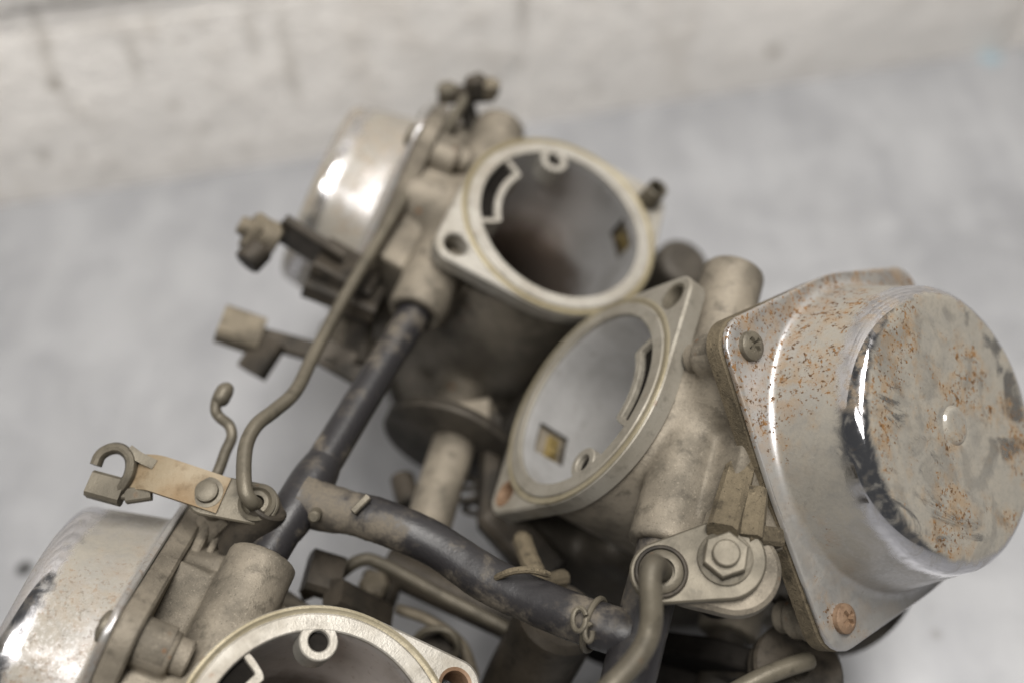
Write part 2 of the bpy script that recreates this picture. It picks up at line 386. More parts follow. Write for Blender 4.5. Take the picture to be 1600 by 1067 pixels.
def paint_mat(stains=()):
    m, nt = new_mat('white_wall_paint'); n = N(nt)
    geo = n.node('ShaderNodeNewGeometry'); n.co = geo.outputs['Position']
    a = n.noise(14, 4, .6); st = n.noise(30, 5, .6, n.stretch(1, 1, .22), .4); c = n.noise(260, 3)
    col = n.mix(n.ramp(a, .35, .65), c4(.86, .83, .79), c4(.79, .765, .73)); mt = n.noise(70, 5, .7)
    col = n.mix(n.math('MULTIPLY', n.ramp(mt, .48, .70), .55), col, c4(.62, .585, .54))
    col = n.mix(n.math('MULTIPLY', n.ramp(st, .54, .70), .45), col, c4(.56, .51, .45))
    sp = n.math('MULTIPLY', n.ramp(n.voro(38).outputs['Distance'], .20, .07), n.ramp(n.noise(22, 1), .55, .62))
    col = n.mix(n.math('MULTIPLY', sp, .5), col, c4(.24, .20, .15))
    x, y, z = n.xyz()
    for (sx, sy, sz), r, k, el in stains:
        q = [n.math('POWER', n.math('ABSOLUTE', n.math('MULTIPLY', n.math('SUBTRACT', e, float(v)), w_)), 2.0) for e, v, w_ in zip((x, y, z), (sx, sy, sz), (1, 1, el))]
        dd = n.math('SQRT', n.math('ADD', n.math('ADD', q[0], q[1]), q[2]))
        dd = n.math('ADD', dd, n.math('MULTIPLY', n.math('SUBTRACT', n.noise(260, 2), .5), r * 1.5)); k *= .8
        col = n.mix(n.math('MULTIPLY', n.ramp(dd, r, r * .35), k), col, c4(.20, .165, .115))
    n.end(n.bsdf(col, 0, .6, n.bump(n.math('ADD', mt, n.math('MULTIPLY', c, .3)), .6, .003))); return m

# ---------------------------------------------------------------- setting: sheet-metal bench top and painted brick wall
G0, G1 = ground(0, 322), ground(1600, 73); U = (G1 - G0) / np.linalg.norm(G1 - G0); NW = np.array([U[1], -U[0], 0.0])   # NW faces the camera
FW = Fr(np.c_[U, [0, 0, 1.0], NW], G0)
bm = MB(); xs = np.linspace(-900, 900, 37); ys = np.linspace(-500, 900, 29)
gx, gy = np.meshgrid(xs, ys, indexing='ij'); gz = -.15 - .15 * np.sin(gx * .011 + gy * .006) ** 2
idx = np.arange(gx.size).reshape(gx.shape)
bm.add(np.stack([gx, gy, gz], -1).reshape(-1, 3), [(idx[i, j], idx[i + 1, j], idx[i + 1, j + 1], idx[i, j + 1]) for i in range(36) for j in range(28)])
t = obj('metal_bench_top', bm, table_mat(), None, keep=True); t['kind'] = 'structure'; t['label'] = 'mottled grey sheet metal bench top'
def wallpt(px, py):
    d = RC @ np.array([(px - CX) / FPX, -(py - CY) / FPX, -1.0]); o = np.array([0, 0, CAMH]); l = NW @ (G0 - o) / (NW @ d); return (o + l * d) * MM
stains = [(wallpt(*q), r, k, el) for q, r, k, el in [((84, 132), .0042, .6, 1), ((74, 95), .003, .4, .25), ((60, 40), .003, .35, .2), ((68, 244), .0034, .45, .6), ((128, 246), .003, .3, .5), ((108, 165), .004, .22, .3), ((272, 166), .0032, .5, 1.3), ((320, 203), .0035, .45, 1),
    ((1208, 82), .005, .75, 1.3), ((280, 68), .003, .3, 1), ((205, 75), .003, .3, .25), ((212, 110), .003, .3, .3), ((815, 102), .0035, .3, 1), ((930, 140), .004, .3, 1), ((232, 35), .003, .3, 1), ((818, 22), .003, .4, .2), ((392, 55), .0035, .28, .2), ((448, 70), .004, .3, .15), ((460, 130), .0035, .22, .2), ((160, 285), .004, .25, 1)]]
M_PAINT = paint_mat(stains)
wall = bpy.data.objects.new('painted_brick_wall', None); COL.objects.link(wall)
wm = FW.mat(); wall.matrix_basis = wm; WM[wall.name] = wm
wall['label'] = 'white painted brick wall with brown stains behind the metal bench'; wall['category'] = 'wall'
mb = MB(); mb.add([(-500, -4, -1.0), (1100, -4, -1.0), (1100, 460, -1.0), (-500, 460, -1.0), (-500, -4, -90), (1100, -4, -90), (1100, 460, -90), (-500, 460, -90)],
                  [(0, 1, 2, 3), (5, 4, 7, 6), (4, 0, 3, 7), (1, 5, 6, 2), (3, 2, 6, 7), (4, 5, 1, 0)])
obj('mortar', mb, M_PAINT, wall, FW)
def brick_mesh(L, y0=-33.5):
    x0, x1, y1 = -L / 2, L / 2, 33.5; b = 2.6; m_ = MB(); rows = []
    for ins, z in ((0, -6), (0, -b * .8), (b * .35, -b * .2), (b, 0)):
        rows.append([(x0 + ins, y0 + ins, z), (x1 - ins, y0 + ins, z), (x1 - ins, y1 - ins, z), (x0 + ins, y1 - ins, z)])
    v = [p for r in rows for p in r]; f = [(k * 4 + i, k * 4 + (i + 1) % 4, k * 4 + 4 + (i + 1) % 4, k * 4 + 4 + i) for k in range(3) for i in range(4)] + [(12, 13, 14, 15)]
    return m_.add(v, f)
first = None
for c in range(6):
    for k in range(7):
        u = 206 + 112.5 + 225 * (k - 3) + (112.5 if c % 2 else 0); vv = 75.5 * c + 37.5
        fr = Fr(FW.R, FW(u + random.uniform(-1, 1), vv, random.uniform(-.7, .5)))
        if c == 0 or k + 7 * c == 7: first = obj('brick', brick_mesh(221, -46.0), M_PAINT, wall, fr) if c == 0 and k == 0 else (obj('brick', brick_mesh(221), M_PAINT, wall, fr) if c == 1 else inst(first, 'brick', wall, fr))
        else: inst(first, 'brick', wall, fr)

# ---------------------------------------------------------------- the carburettor rack
RACK = bpy.data.objects.new('carburetor_rack', None); COL.objects.link(RACK)
rm = Matrix.Translation((0.0, 0.15, 0.0)); RACK.matrix_basis = rm; WM[RACK.name] = rm
RACK['label'] = 'rack of dusty carburetors with rust pitted chrome covers and black hoses on the bench'; RACK['category'] = 'carburetors'

CAPX, CAPZ, CAPR, BX, BZ = 40.9, -45.5, 39.4, 22.5, -13.6
def cap_frame(F, cy, tilt):
    z = np.array([1, tilt, -.02]); f = frame((CAPX, cy, CAPZ), z, (0, 1, 0)); return Fr(F.R @ f.R, F(*f.t))
def corner_pts(ph): return [((35.0 if a == ph and ph > 0 else CAPR) * math.cos(a), (35.0 if a == ph and ph > 0 else CAPR) * math.sin(a)) for a in (ph, ph + math.pi / 2, ph + math.pi, ph + 1.5 * math.pi)]
def cast_field(cy, ph, mirror):
    cor = corner_pts(ph)
    def fn(X):
        x, y, z = X
        d = s_cyl(X, (0, 0, -4), (0, 0, -84), (25.0, 21.5), 1.5)                             # barrel
        d = smin(d, s_cyl(X, (7, cy, CAPZ), (37.5, cy, CAPZ), (27.0, 32.5), 2.5), 6)            # vacuum chamber
        d = smin(d, s_cyl(X, (16, 1, -13), (37.5, 1, -17), 8.8, 2), 4)                       # air passage
        d = smin(d, s_cyl(X, (BX, -32, BZ), (BX, 35, BZ), (6.9, 6.9), .9), 2.6)                # fuel gallery boss
        for a, b in cor:                                                                       # screw lugs
            d = smin(d, s_cyl(X, (29.5, cy + a, CAPZ + b), (37.5, cy + a, CAPZ + b), 4.3, .6), 1.6)
        d = smin(d, s_box(X, (25.5, -1, -23), (12, 24.5, 8.5), None, .9), 1.5)                  # flat shoulder by the chamber
        d = smin(d, s_cyl(X, (26, -16, -30), (33, -31, -22), 6.5, 1.5), 3)                     # choke plunger housing
        d = smin(d, s_cyl(X, (0, -31, -56), (0, 31, -56), 7.0, 1.2), 3)                        # throttle shaft bosses
        d = smax(d, -s_cyl(X, (0, 0, 6), (0, 0, -62), 22.3, .2), .5)
        d = smax(d, -s_cyl(X, (BX, -40, BZ), (BX, -28, BZ), 4.1, .2), .4)
        if not mirror: d = smax(d, -s_cyl(X, (BX, 31, BZ), (BX, 40, BZ), 4.1, .2), .4)
        return d
    v, f = surface_nets(fn, (-56, -52, -97), (42, 52, 2), .8)
    m_ = MB(); m_.v = v.tolist(); m_.f = f.tolist(); return m_
def float_field(X):
    d = s_box(X, (-33, 0, -52), (17, 22, 22), None, 5)
    d = smin(d, s_cyl(X, (-37, -17, -10), (-37, -17, -60), (7.5, 8.5), 2.5), 3)
    d = smin(d, s_cyl(X, (-40, 9, -28), (-40, 9, -78), 7, 2), 3)
    d = smin(d, s_cyl(X, (-20, 20, -46), (-20, 27, -46), 5, 1), 1.5)
    return d
def net(fn, lo, hi, h):
    v, f = surface_nets(fn, lo, hi, h); m_ = MB(); m_.v = v.tolist(); m_.f = f.tolist(); return m_
FLOAT = net(float_field, (-58, -34, -88), (-10, 34, -2), 1.0)
SPIGOT = lathe([(16, -78), (19.5, -78), (19.5, -87.5), (21, -88.5), (21, -92), (20, -93), (16.5, -93), (16, -92), (16, -60)], 64)
E1 = (28.17 * math.cos(-2.325), 28.17 * math.sin(-2.325)); E2 = (29.4 * math.cos(.766), 29.4 * math.sin(.766)); BO = (19.1 * math.cos(-1.171), 19.1 * math.sin(-1.171))
FL_OUT = hull([(0, 0, 25.9), (E1[0], E1[1], 5.0), (E2[0], E2[1], 5.2)], 96)
flange_mb = plate(FL_OUT, [circ(0, 0, 21.6, 96), circ(*E1, 2.7), circ(*E2, 2.9)], -5.2, -.5, .5)
ring_mb = lathe([(21.0, -3), (21.0, -.25), (21.25, 0), (23.9, 0), (24.15, -.25), (24.15, -1)], 96)
lip_mb = lathe([(24.15, -.8), (24.3, -.42), (24.85, -.35), (25.1, -.15), (25.6, -.25), (25.75, -.6)], 96)
def bore_mesh(w0, w1, z0, z1):
    WIN0, WIN1 = math.radians(w0), math.radians(w1)
    prof = [(21.0, -1.0), (20.8, -2.0), (20.7, z0), (20.4, z1), (19.6, -18), (18.6, -24), (17.6, -30), (16.7, -37), (16.2, -44), (16.0, -60)]
    seg = 96; a0 = WIN0; st = 2 * math.pi / seg; k = int(round((WIN1 - WIN0) / st))
    m_ = lathe(prof, seg, None, None, False, False, a0, None, lambda r, i: r == 2 and i < k)
    m_.f = [q[::-1] for q in m_.f]
    return m_
def web_mesh():
    m_ = MB(); A = math.radians(30); n = 20
    outer = [(17.3, a) for a in np.linspace(-A * .92, A * .92, n)]; inner = [(15.6, a) for a in np.linspace(A, -A, n)]
    top = [(21.3, A * 1.06), (21.3, A * .93), (18.3, A * .93)]; bot = [(18.3, -A * .93), (21.3, -A * .93), (21.3, -A * 1.06)]
    pl = np.array([(r * math.cos(a), r * math.sin(a)) for r, a in outer + top[::-1] + [(17.0, A * 1.06)] + inner + [(17.0, -A * 1.06)] + bot[::-1]])
    for _ in range(2): pl = np.stack([.75 * pl + .25 * np.roll(pl, -1, 0), .25 * pl + .75 * np.roll(pl, -1, 0)], 1).reshape(-1, 2)
    return plate(pl, [], -8, -.6, .12)
bossring_mb = plate(hull([(BO[0], BO[1], 3.6), (BO[0] * 1.06, BO[1] * 1.06, 3.2)], 40), [circ(*BO, 1.9, 28)], -6.5, -.08, .25)
bottom_mb = lathe([(16.2, 0), (16.2, .8), (15, 1), (.01, 1)], 48); bottom_mb.v = [(a, b, c - 58) for a, b, c in bottom_mb.v]
def slide_mesh():
    m_ = rod((22, 3, -50), (-11.5, 3, -50), 12.8, None, 48, .6); return rod((-11, 3, -50), (-16, 3, -50), 2.0, m_, 16)
def jet_mb(ang, z):
    a = math.radians(ang); p = np.array([22.4 * math.cos(a), 22.4 * math.sin(a), z]); t = np.array([-math.sin(a), math.cos(a), 0]); q = np.array([math.cos(a), math.sin(a), 0])
    m_ = bar(p - t * 3.0, p + t * 3.0, 3.4, 2.0, q); return rod(p - q * 1.9 + t, p - q * .5 + t, 1.1, m_, 16, .2)
dowel_mb = lathe([(2.0, -4), (2.0, 5.2), (2.3, 5.5), (2.7, 5.2), (2.7, -4)], 32); dowel_mb.v = [(a + E1[0], b + E1[1], c) for a, b, c in dowel_mb.v]
sleeve = lambda E_, r: lathe([(r - .35, -8), (r - .35, -1.4), (r - .1, -.62), (r + .55, -.47), (r + .6, -.6)], 32, None, Fr(np.eye(3), (E_[0], E_[1], 0)))
def chrome_cover_mesh(ph, rs=1.0):
    """pressed cover: rounded square flange, fillet, wall, shoulder, face with a dimple, as one sheet"""
    out = hull([(0, 0, 35.0)] + [(x, y, 6.2) for x, y in corner_pts(ph)], 90); out = dense(out, .8); ang = np.unwrap(np.arctan2(out[:, 1], out[:, 0])); rad = np.hypot(out[:, 0], out[:, 1])
    n = 160; th = np.linspace(0, 2 * math.pi, n, endpoint=False); o = np.argsort(np.mod(ang, 2 * math.pi)); R = np.interp(th, np.mod(ang, 2 * math.pi)[o], rad[o], period=2 * math.pi)
    rows = [(R - .4, -1.0 + 0 * R), (R, -.7 + 0 * R), (R, .1 + 0 * R), (R - .35, .4 + 0 * R)]
    for k in range(1, 4): rows.append((R + (34.0 - R) * k / 4, .4 + 0 * R))
    prof = [(33.8, .45)] + [(33.8 - 2.2 * math.sin(a), .45 + 2.2 * (1 - math.cos(a))) for a in np.linspace(.25, 1.42, 6)]
    prof += [(31.6 - .72 * k, 2.6 + 3.0 * k) for k in np.linspace(0, 1, 5)[1:] * 4.0]
    r0, z0 = prof[-1]
    prof += [(25.2 + (r0 - 25.2) * math.cos(a), z0 + (19.0 - z0) * math.sin(a)) for a in np.linspace(0, math.pi / 2, 9)[1:]]
    prof += [(24, 19.0), (19, 18.95), (12, 18.9), (6, 18.9), (4.6, 18.9), (4.2, 18.8), (3.95, 18.72), (3.75, 18.85), (3.5, 19.2), (3.2, 19.38), (2.4, 19.42), (1.0, 19.42)]
    rows += [(r * rs + 0 * R, z + 0 * R) for r, z in prof]
    v = [(r * math.cos(t), r * math.sin(t), z) for rr, zz in rows for r, z, t in zip(rr, zz, th)]
    v = [(x, y, z + .12 * math.sin(x * .21 + 1) * math.sin(y * .17) * (1 if z > 5 else .0)) for x, y, z in v]
    f = [(k * n + i, k * n + (i + 1) % n, (k + 1) * n + (i + 1) % n, (k + 1) * n + i) for k in range(len(rows) - 1) for i in range(n)]
    f.append(tuple((len(rows) - 1) * n + i for i in range(n)))
    m_ = MB(); return m_.add(v, f)
def screw_mesh(r=2.95, h=1.9):
    """pan head with a worn cross recess"""
    m_ = MB(); rr = np.concatenate([np.linspace(0.0, .92, 16), [.97, 1.0, 1.0]]) * r; n = 64; v = []
    for i, q in enumerate(rr):
        s = q / r; z = h * math.sqrt(max(0, 1 - .72 * s * s)) if i < 17 else (.75 if i == 17 else 0)
        for t in np.linspace(0, 2 * math.pi, n, endpoint=False):
            x, y = q * math.cos(t + .4), q * math.sin(t + .4); X, Y = abs(x), abs(y)
            cr = max(0, 1 - max(0, min(X, Y) - .36) / .16) * max(0, 1 - max(0, max(X, Y) - 1.45) / .3) if i < 16 else 0
            v.append((q * math.cos(t), q * math.sin(t), z - .85 * min(cr, 1)))
    f = [(k * n + (i + 1) % n, k * n + i, (k + 1) * n + i, (k + 1) * n + (i + 1) % n) for k in range(1, len(rr) - 1) for i in range(n)]
    f = [q[::-1] for q in f]; f = [(k * n + i, (k + 1) * n + i, (k + 1) * n + (i + 1) % n, k * n + (i + 1) % n) for k in range(len(rr) - 1) for i in range(n)]
    return m_.add(v, f)
SCREW = screw_mesh()
def carb(F, cy, ph, tilt, cast_src, lab, coverlab, chrome, dowel, holes_rusty):
    if isinstance(cast_src, MB): body = obj('carburetor_body', cast_src, M_CAST, RACK, F, lab, 60)
    else: body = inst(cast_src, 'carburetor_body', RACK, F, lab)
    def part(nm, mb, mat, label=None, ang=35):
        ky = (id(mb), mat.name)
        if ky in PROTO: return inst(PROTO[ky], nm, body, F, label)
        PROTO[ky] = obj(nm, mb, mat, body, F, label, ang); return PROTO[ky]
    fm = M_MACH2 if F is FC else M_MACH
    part('inlet_flange', flange_mb, fm); part('sealing_ring', ring_mb, fm); part('varnish_stained_lip', lip_mb, M_GOLD if F is FA else M_GOLD2)
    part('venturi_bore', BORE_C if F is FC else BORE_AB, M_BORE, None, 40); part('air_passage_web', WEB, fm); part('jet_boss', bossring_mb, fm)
    part('throttle_plate', bottom_mb, M_DARKM); part('float_chamber', FLOAT, M_GREY, None, 60); part('outlet_spigot', SPIGOT, M_DARKM); part('vacuum_slide', SLIDE, M_SLIDE); part('brass_jet', JET_C if F is FC else JET_AB, M_BRASS); part('jet_pocket', POCK_C if F is FC else POCK_AB, M_DARKM); part('hole_shade_disc', hole_shade_mb, M_BLACK); part('slot_shade_floor', slot_shade_mb, M_BLACK)
    if dowel: part('dowel_sleeve', dowel_mb, M_LINK)
    for E_, rust in ((E1, holes_rusty[0]), (E2, holes_rusty[1])):
        if rust: obj('hole_bush', sleeve(E_, 2.75), M_SCREWR if rust == 1 else M_LINK, body, F)
    cf = cap_frame(F, cy, tilt)
    pl = hull([(0, 0, 34.6)] + [(x, y, 6.3) for x, y in corner_pts(ph)], 90)
    obj('chamber_flange', plate(pl, [], -5.4, -1.15, .5), M_DIRT if F is FC else M_CAST, body, cf)
    cover = obj('chrome_cover', chrome_cover_mesh(ph, .92 if F is FA else 1.0), chrome, RACK, cf, coverlab, 50)
    for i, (x, y) in enumerate(corner_pts(ph)):
        if F is FC and i == 0: continue
        fr = Fr(cf.R, cf(x, y, .35)); o = obj('screw', SCREW, M_SCREWR if (F is FC and i == 2) else M_LINK, cover, fr, 'rusty brown screw' if (F is FC and i == 2) else None)
        mb_ = lathe([(3.6, 0), (3.6, 7.5), (3.2, 8)], 28, None, None, False, True)
        fr2 = Fr(cf.R @ np.diag([1, -1, -1.0]), cf(x, y, -9.0)); obj('screw_boss', lathe([(4.4, -4.5), (4.4, 2), (3.3, 2.02), (3.3, 5.6), (2.9, 6.0)], 28, None, None, False, True), M_CAST, body, fr2)
    return body, cover, cf
PROTO = {}
WEB, SLIDE = web_mesh(), slide_mesh()
BORE_AB, BORE_C = bore_mesh(-160, -137, -3.6, -11), bore_mesh(-181, -160, -4.2, -12.6)
JET_AB, JET_C = jet_mb(-149, -9.0), jet_mb(-170, -9.8)
def pock(a, b, z0, z1):
    st = math.pi * 2 / 96; a0 = math.radians(a); a1 = a0 + st * int(round((math.radians(b) - a0) / st)); c, s_ = math.cos, math.sin
    q = [(20.65 * c(a0), 20.65 * s_(a0)), (20.65 * c(a1), 20.65 * s_(a1)), (25 * c(a1), 25 * s_(a1)), (25 * c(a0), 25 * s_(a0))]
    return MB().add([(x, y, z0) for x, y in q] + [(x, y, z1) for x, y in q], [(0, 1, 2, 3), (7, 6, 5, 4), (3, 2, 6, 7), (0, 3, 7, 4), (2, 1, 5, 6)])
POCK_AB, POCK_C = pock(-160, -137, -3.6, -11), pock(-181, -160, -4.2, -12.6)  # pocket walls get a dark material as painted shade inside the recess
slot_shade_mb = lathe([(16.6, -1.9), (21, -1.9)], 16, None, None, False, False, -.49, .49)  # shallow black sheet painting the shade of the deep slot
hole_shade_mb = lathe([(1.95, -1.5), (.01, -1.6)], 20, None, Fr(np.eye(3), (BO[0], BO[1], 0)))  # shallow black disc painting the shade of the deep hole
castAB = cast_field(-8.5, -.05, False)
castC = cast_field(7.0, .05, True)
bodyA, coverA, cfA = carb(FA, -9.8, -.05, .03, castAB, 'dusty cast carburetor body at the back, mouth facing up', 'shiny chrome cover of the back carburetor', M_CHROME2, True, (0, 0))
bodyB, coverB, cfB = carb(FB, -8.5, -.05, .03, bodyA, 'dusty cast body of the front left carburetor', 'chrome cover at front left with dull dust', M_CHROME2, False, (1, 0))
bodyC, coverC, cfC = carb(FC, 7.0, .05, -.06, castC, 'dirt caked carburetor body at right, mouth tipped to the left', 'large rust pitted dusty chrome cover at right', M_CHROME, False, (1, 2))

# ---- fuel hoses
HA, HB = FA(BX, 33, BZ), FB(BX, -30, BZ)
def HL(t_): return HA + (HB - HA) * t_
h = obj('fuel_hose', tube([HL(t_) for t_ in (-.07, .15, .35, .55, .75, .9, 1.05)], 3.9, 24, 10, bumps=.012), M_RUBBER, RACK, None, 'straight dusty black hose between the two left carburetors')
jn = HL(.77)
brp = [jn, P(500, 790, 223.2), P(535, 798, 222.8), P(570, 806, 222), P(612, 820, 220.5), P(680, 850, 219), P(760, 903, 215), P(840, 940, 210), P(910, 968, 205), P(965, 986, 202), P(985, 992, 201.5)]
br = obj('branch_hose', tube(brp, 4.55, 24, 10, bumps=.02, lead=22), M_RUBBER, RACK, None, 'thick dusty black hose crossing to the right carburetor')
obj('tee_sleeve', sweep(spline([HL(.63), HL(.77), HL(.90)], 5), circ(0, 0, 4.7, 24), scale=[.8, .9, .97, 1, 1, 1, 1, 1, .97, .9, .8]), M_RUBBER, h)
obj('moulding_nub', rod(P(497, 796, 221), P(490, 808, 214), 1.2), M_LINK, h)
obj('moulding_nub', bar(P(576, 776, 218), P(552, 800, 216.6), 1.5, 1.8, V(0, .4, .9)), M_LINK, br)
th = obj('hose_tee', tube([FC(BX, -28, BZ), FC(BX, -40, BZ), FC(BX, -52, BZ), FC(BX, -62, BZ), FC(BX, -78, BZ), FC(BX, -96, BZ)], 4.9, 24, 8, bumps=.015), M_RUBBER, RACK, None, 'black rubber tee under the bolted lever')
def clamp(pa, pb, r, parent, ears=True):
    fr = frame(pa, np.array(pb) - np.array(pa), V(-.6, .2, .7)); m_ = MB(); pts = [fr(r * math.cos(a), r * math.sin(a), 0) for a in np.linspace(0, 2 * math.pi, 41)]
    sweep(pts, circ(0, 0, .62, 10), m_)
    return obj('hose_clamp', m_, M_LINK, parent)
clamp(P(928, 975, 204), P(945, 981, 203), 4.9, br)
e0 = P(906, 968, 199)
ring = frame(e0, V(-.4, .5, .77)); m_ = MB()
sweep([ring(2.0 * math.cos(a) * .65, 2.2 * math.sin(a), .1 * a) for a in np.linspace(.3, 6.2, 28)], circ(0, 0, .5, 8), m_)
sweep([ring(1.6 + 1.2 * math.cos(a) * .6, -2.6 + 1.6 * math.sin(a), 0) for a in np.linspace(.8, 6.4, 22)], circ(0, 0, .5, 8), m_)
obj('clamp_ear', m_, M_LINK, br)
obj('hose_fold', tube([P(775, 902, 210), P(800, 892, 207.5), P(830, 890, 207), P(858, 897, 209)], .7, 8), M_DIRT, br)

# ---- right lever
nl = V(-.12, .42, .90); nl /= np.linalg.norm(nl)
bp = P(1133, 872, 197)
def onplane(px, py, off=0.0):
    o = np.array([0, 0, CAMH]); d = RC @ np.array([(px - CX) / FPX, -(py - CY) / FPX, -1.0]); q0 = bp + nl * off; l = nl @ (q0 - o) / (nl @ d); return o + l * d
LF = frame(bp, nl, onplane(1033, 893) - bp)                           # x points to the eyelet
ey = onplane(1033, 893); dl = np.linalg.norm(ey - bp)
lev = obj('choke_lever', plate(hull([(0, 0, 7.4), (dl, 0, 5.7)], 64), [], -2.0, 0, .35), M_LINK, RACK, LF, 'khaki dusty lever with a hex bolt below the right carburetor')
obj('lever_base', plate(hull([(-1.5, 1.5, 8.4), (6, 0, 6.5)], 64), [], -7.5, -2.4, .8), M_CAST, lev, LF)
obj('lever_post', lathe([(5.2, -30), (5.2, -7.6)], 28, None, None, True, True), M_BLACK, lev, LF)
hexo = np.array([(4.35 * math.cos(a), 4.35 * math.sin(a)) for a in np.arange(6) * math.pi / 3 + .12])
obj('hex_bolt', lathe([(2.5, 3.35), (2.5, 4.25), (2.2, 4.5), (.01, 4.5)], 32, plate(hexo, [], .5, 3.4, .35)), M_LINK, lev, LF)
obj('washer', lathe([(5.0, .02), (5.0, .5), (4.8, .62), (3, .62)], 40), M_LINK, lev, LF)
ef = Fr(LF.R, ey)
obj('eyelet', lathe([(4.9, .02), (4.9, .45), (4.6, .75), (4.25, .75), (4.05, .3)], 40), M_DARKM, lev, ef)
obj('grommet', lathe([(4.0, .02), (4.0, .55), (3.4, .95), (2.5, 1.05), (2.4, .4)], 40), M_LINK, lev, ef)
obj('linkage_rod', tube([ey + nl * -2, ey + nl * 1.5, P(1021, 882, 188.5), P(1016, 902, 186.5), P(1018, 945, 186), P(1017, 975, 186), P(1009, 1004, 185.5), P(992, 1031, 185), P(966, 1060, 184), P(925, 1100, 182), P(880, 1150, 180)], 2.0, 18, 10), M_LINK, RACK, None, 'bent dusty rod hooked into the right lever')
# ribs of the casting above the lever
m_ = MB()
bar(P(1168, 700, 216), P(1128, 836, 198), 5.6, 6.0, V(-.3, .3, .9), m_)
obj('stop_rib', m_, M_DIRT, bodyC)
m_ = MB(); bar(P(1180, 770, 206), P(1172, 846, 199), 4.6, 5, V(-.3, .3, .9), m_); bar(P(1160, 836, 200), P(1212, 842, 203), 3.6, 5, V(0, .4, .9), m_)
obj('stop_rib', m_, M_DIRT, bodyC)
obj('bracket_arm', bar(P(1150, 790, 208), P(1118, 880, 202), 9.0, 4.5, V(-.3, .4, .87)), M_CAST, bodyC)

# ---- left linkage (choke rod and rusty lever)
rd = obj('linkage_rod', tube([P(752, 118, 291), P(738, 138, 290), P(716, 172, 287), P(668, 250, 277), P(610, 345, 264), P(540, 462, 249), P(490, 555, 237), P(462, 610, 229), P(430, 640, 224), P(402, 662, 220), P(386, 690, 217), P(381, 725, 214), P(383, 765, 211), P(392, 782, 211), P(400, 788, 213)], 1.5, 16, 10), M_LINK, RACK, None, 'long thin dusty rod linking the two left carburetors')
n2 = V(.05, .42, .91); n2 /= np.linalg.norm(n2)
def on2(px, py, q0, n=n2):
    o = np.array([0, 0, CAMH]); d = RC @ np.array([(px - CX) / FPX, -(py - CY) / FPX, -1.0]); l = n @ (np.array(q0) - o) / (n @ d); return o + l * d
q2 = P(402, 786, 213.5); pv = on2(325, 770, q2); L2 = frame(q2, n2, pv - q2); lp = np.linalg.norm(pv - q2)
lv = obj('choke_lever', plate(hull([(0, 0, 4.2), (lp, .2, 4.2)], 48), [circ(0, 0, 1.3, 20)], -1.3, 0, .3), M_LINK, RACK, L2, 'rust stained strap lever with a curled hook at left')
sp = spline([on2(350, 775, q2) , on2(310, 762, q2) + n2 * .3, on2(270, 750, q2) + n2 * 1.0, on2(240, 740, q2) + n2 * .4, on2(205, 735, q2) - n2 * 1.2], 6)
obj('strap', sweep(sp, [(-.6, -3.7), (.6, -3.7), (.6, 3.7), (-.6, 3.7)], up=n2), M_RUSTY, lv, None, 'rust stained strap')
m_ = MB(); hk = [on2(151, 728, q2) + n2 * .6, on2(159, 713, q2) + n2 * .9, on2(174, 704, q2) + n2 * 1, on2(190, 703, q2) + n2 * .9, on2(202, 712, q2) + n2 * .6, on2(206, 727, q2) + n2 * .4, on2(202, 744, q2) + n2 * .2, on2(193, 758, q2), on2(184, 768, q2) - n2 * .5]
sweep(spline([on2(203, 704, q2) + n2 * .4, on2(220, 716, q2) + n2 * .1, on2(244, 728, q2) + n2 * .1], 5), [(-1.1, -1.0), (1.1, -1.0), (1.1, 1.0), (-1.1, 1.0)], m_, up=n2)
bar(on2(196, 773, q2) - n2 * .7, on2(236, 768, q2) - n2 * .4, 3.0, 1.8, n2, m_)
sweep(spline(hk, 5), [(1.5 * math.cos(a), 1.15 * math.sin(a)) for a in np.linspace(0, 6.283, 10, endpoint=False)], m_, up=n2)
bar(on2(192, 768, q2) - n2 * .6, on2(140, 754, q2) - n2 * .6, 5.2, 3.4, n2, m_); bar(on2(180, 770, q2) - n2 * .8, on2(212, 768, q2) - n2 * .8, 2.4, 1.6, n2, m_)
obj('cable_hook', m_, M_LINK, lv)
obj('eyelet', lathe([(3.7, .02), (3.7, .7), (3.0, 1.1), (2.6, .6), (2.3, .9), (1.5, .9), (1.3, .1)], 36), M_LINK, lv, L2)
obj('pivot_bolt', lathe([(3.1, .02), (3.1, .8), (2.3, .9), (2.2, 1.9), (1.5, 2.2), (.01, 2.2)], 32), M_LINK, lv, Fr(L2.R, pv))
obj('lever_post', rod(pv - n2 * 1.4, pv - n2 * 16, 3.2), M_CAST, lv)
obj('choke_plunger', rod(q2 - n2 * 1.5 + U * 2, FB(28, -33, -20), 4.4), M_DARKM, lv)
w = obj('cable_guide_wire', tube([P(325, 760, 222), P(340, 738, 222), P(352, 706, 224), P(362, 682, 226), P(358, 664, 227), P(344, 652, 228), P(337, 640, 228), P(341, 620, 229), P(358, 604, 230)], 1.15, 12, 8), M_LINK, RACK, None, 'short wire with an S bend')
obj('flattened_end', sweep(spline([P(341, 632, 228.3), P(350, 613, 229.3), P(361, 600, 230)], 6), circ(0, 0, 1.9, 12), scale=[.55, .8, .95, 1, 1, 1, 1, 1, .95, .85, .75, .6, .35]), M_LINK, w)
# ribs on front-left body
for a, b, ww in (((330, 818, 224), (286, 905, 214), 2.2), ((350, 826, 225), (305, 918, 214.5), 1.4)):
    obj('cast_rib', bar(P(*a), P(*b), ww, 4, V(0, .5, .86)), M_CAST, bodyB)
obj('lever_bracket', bar(P(300, 850, 224), P(352, 800, 222), 6.5, 3.0, V(-.2, .5, .85)), M_CAST, bodyB)

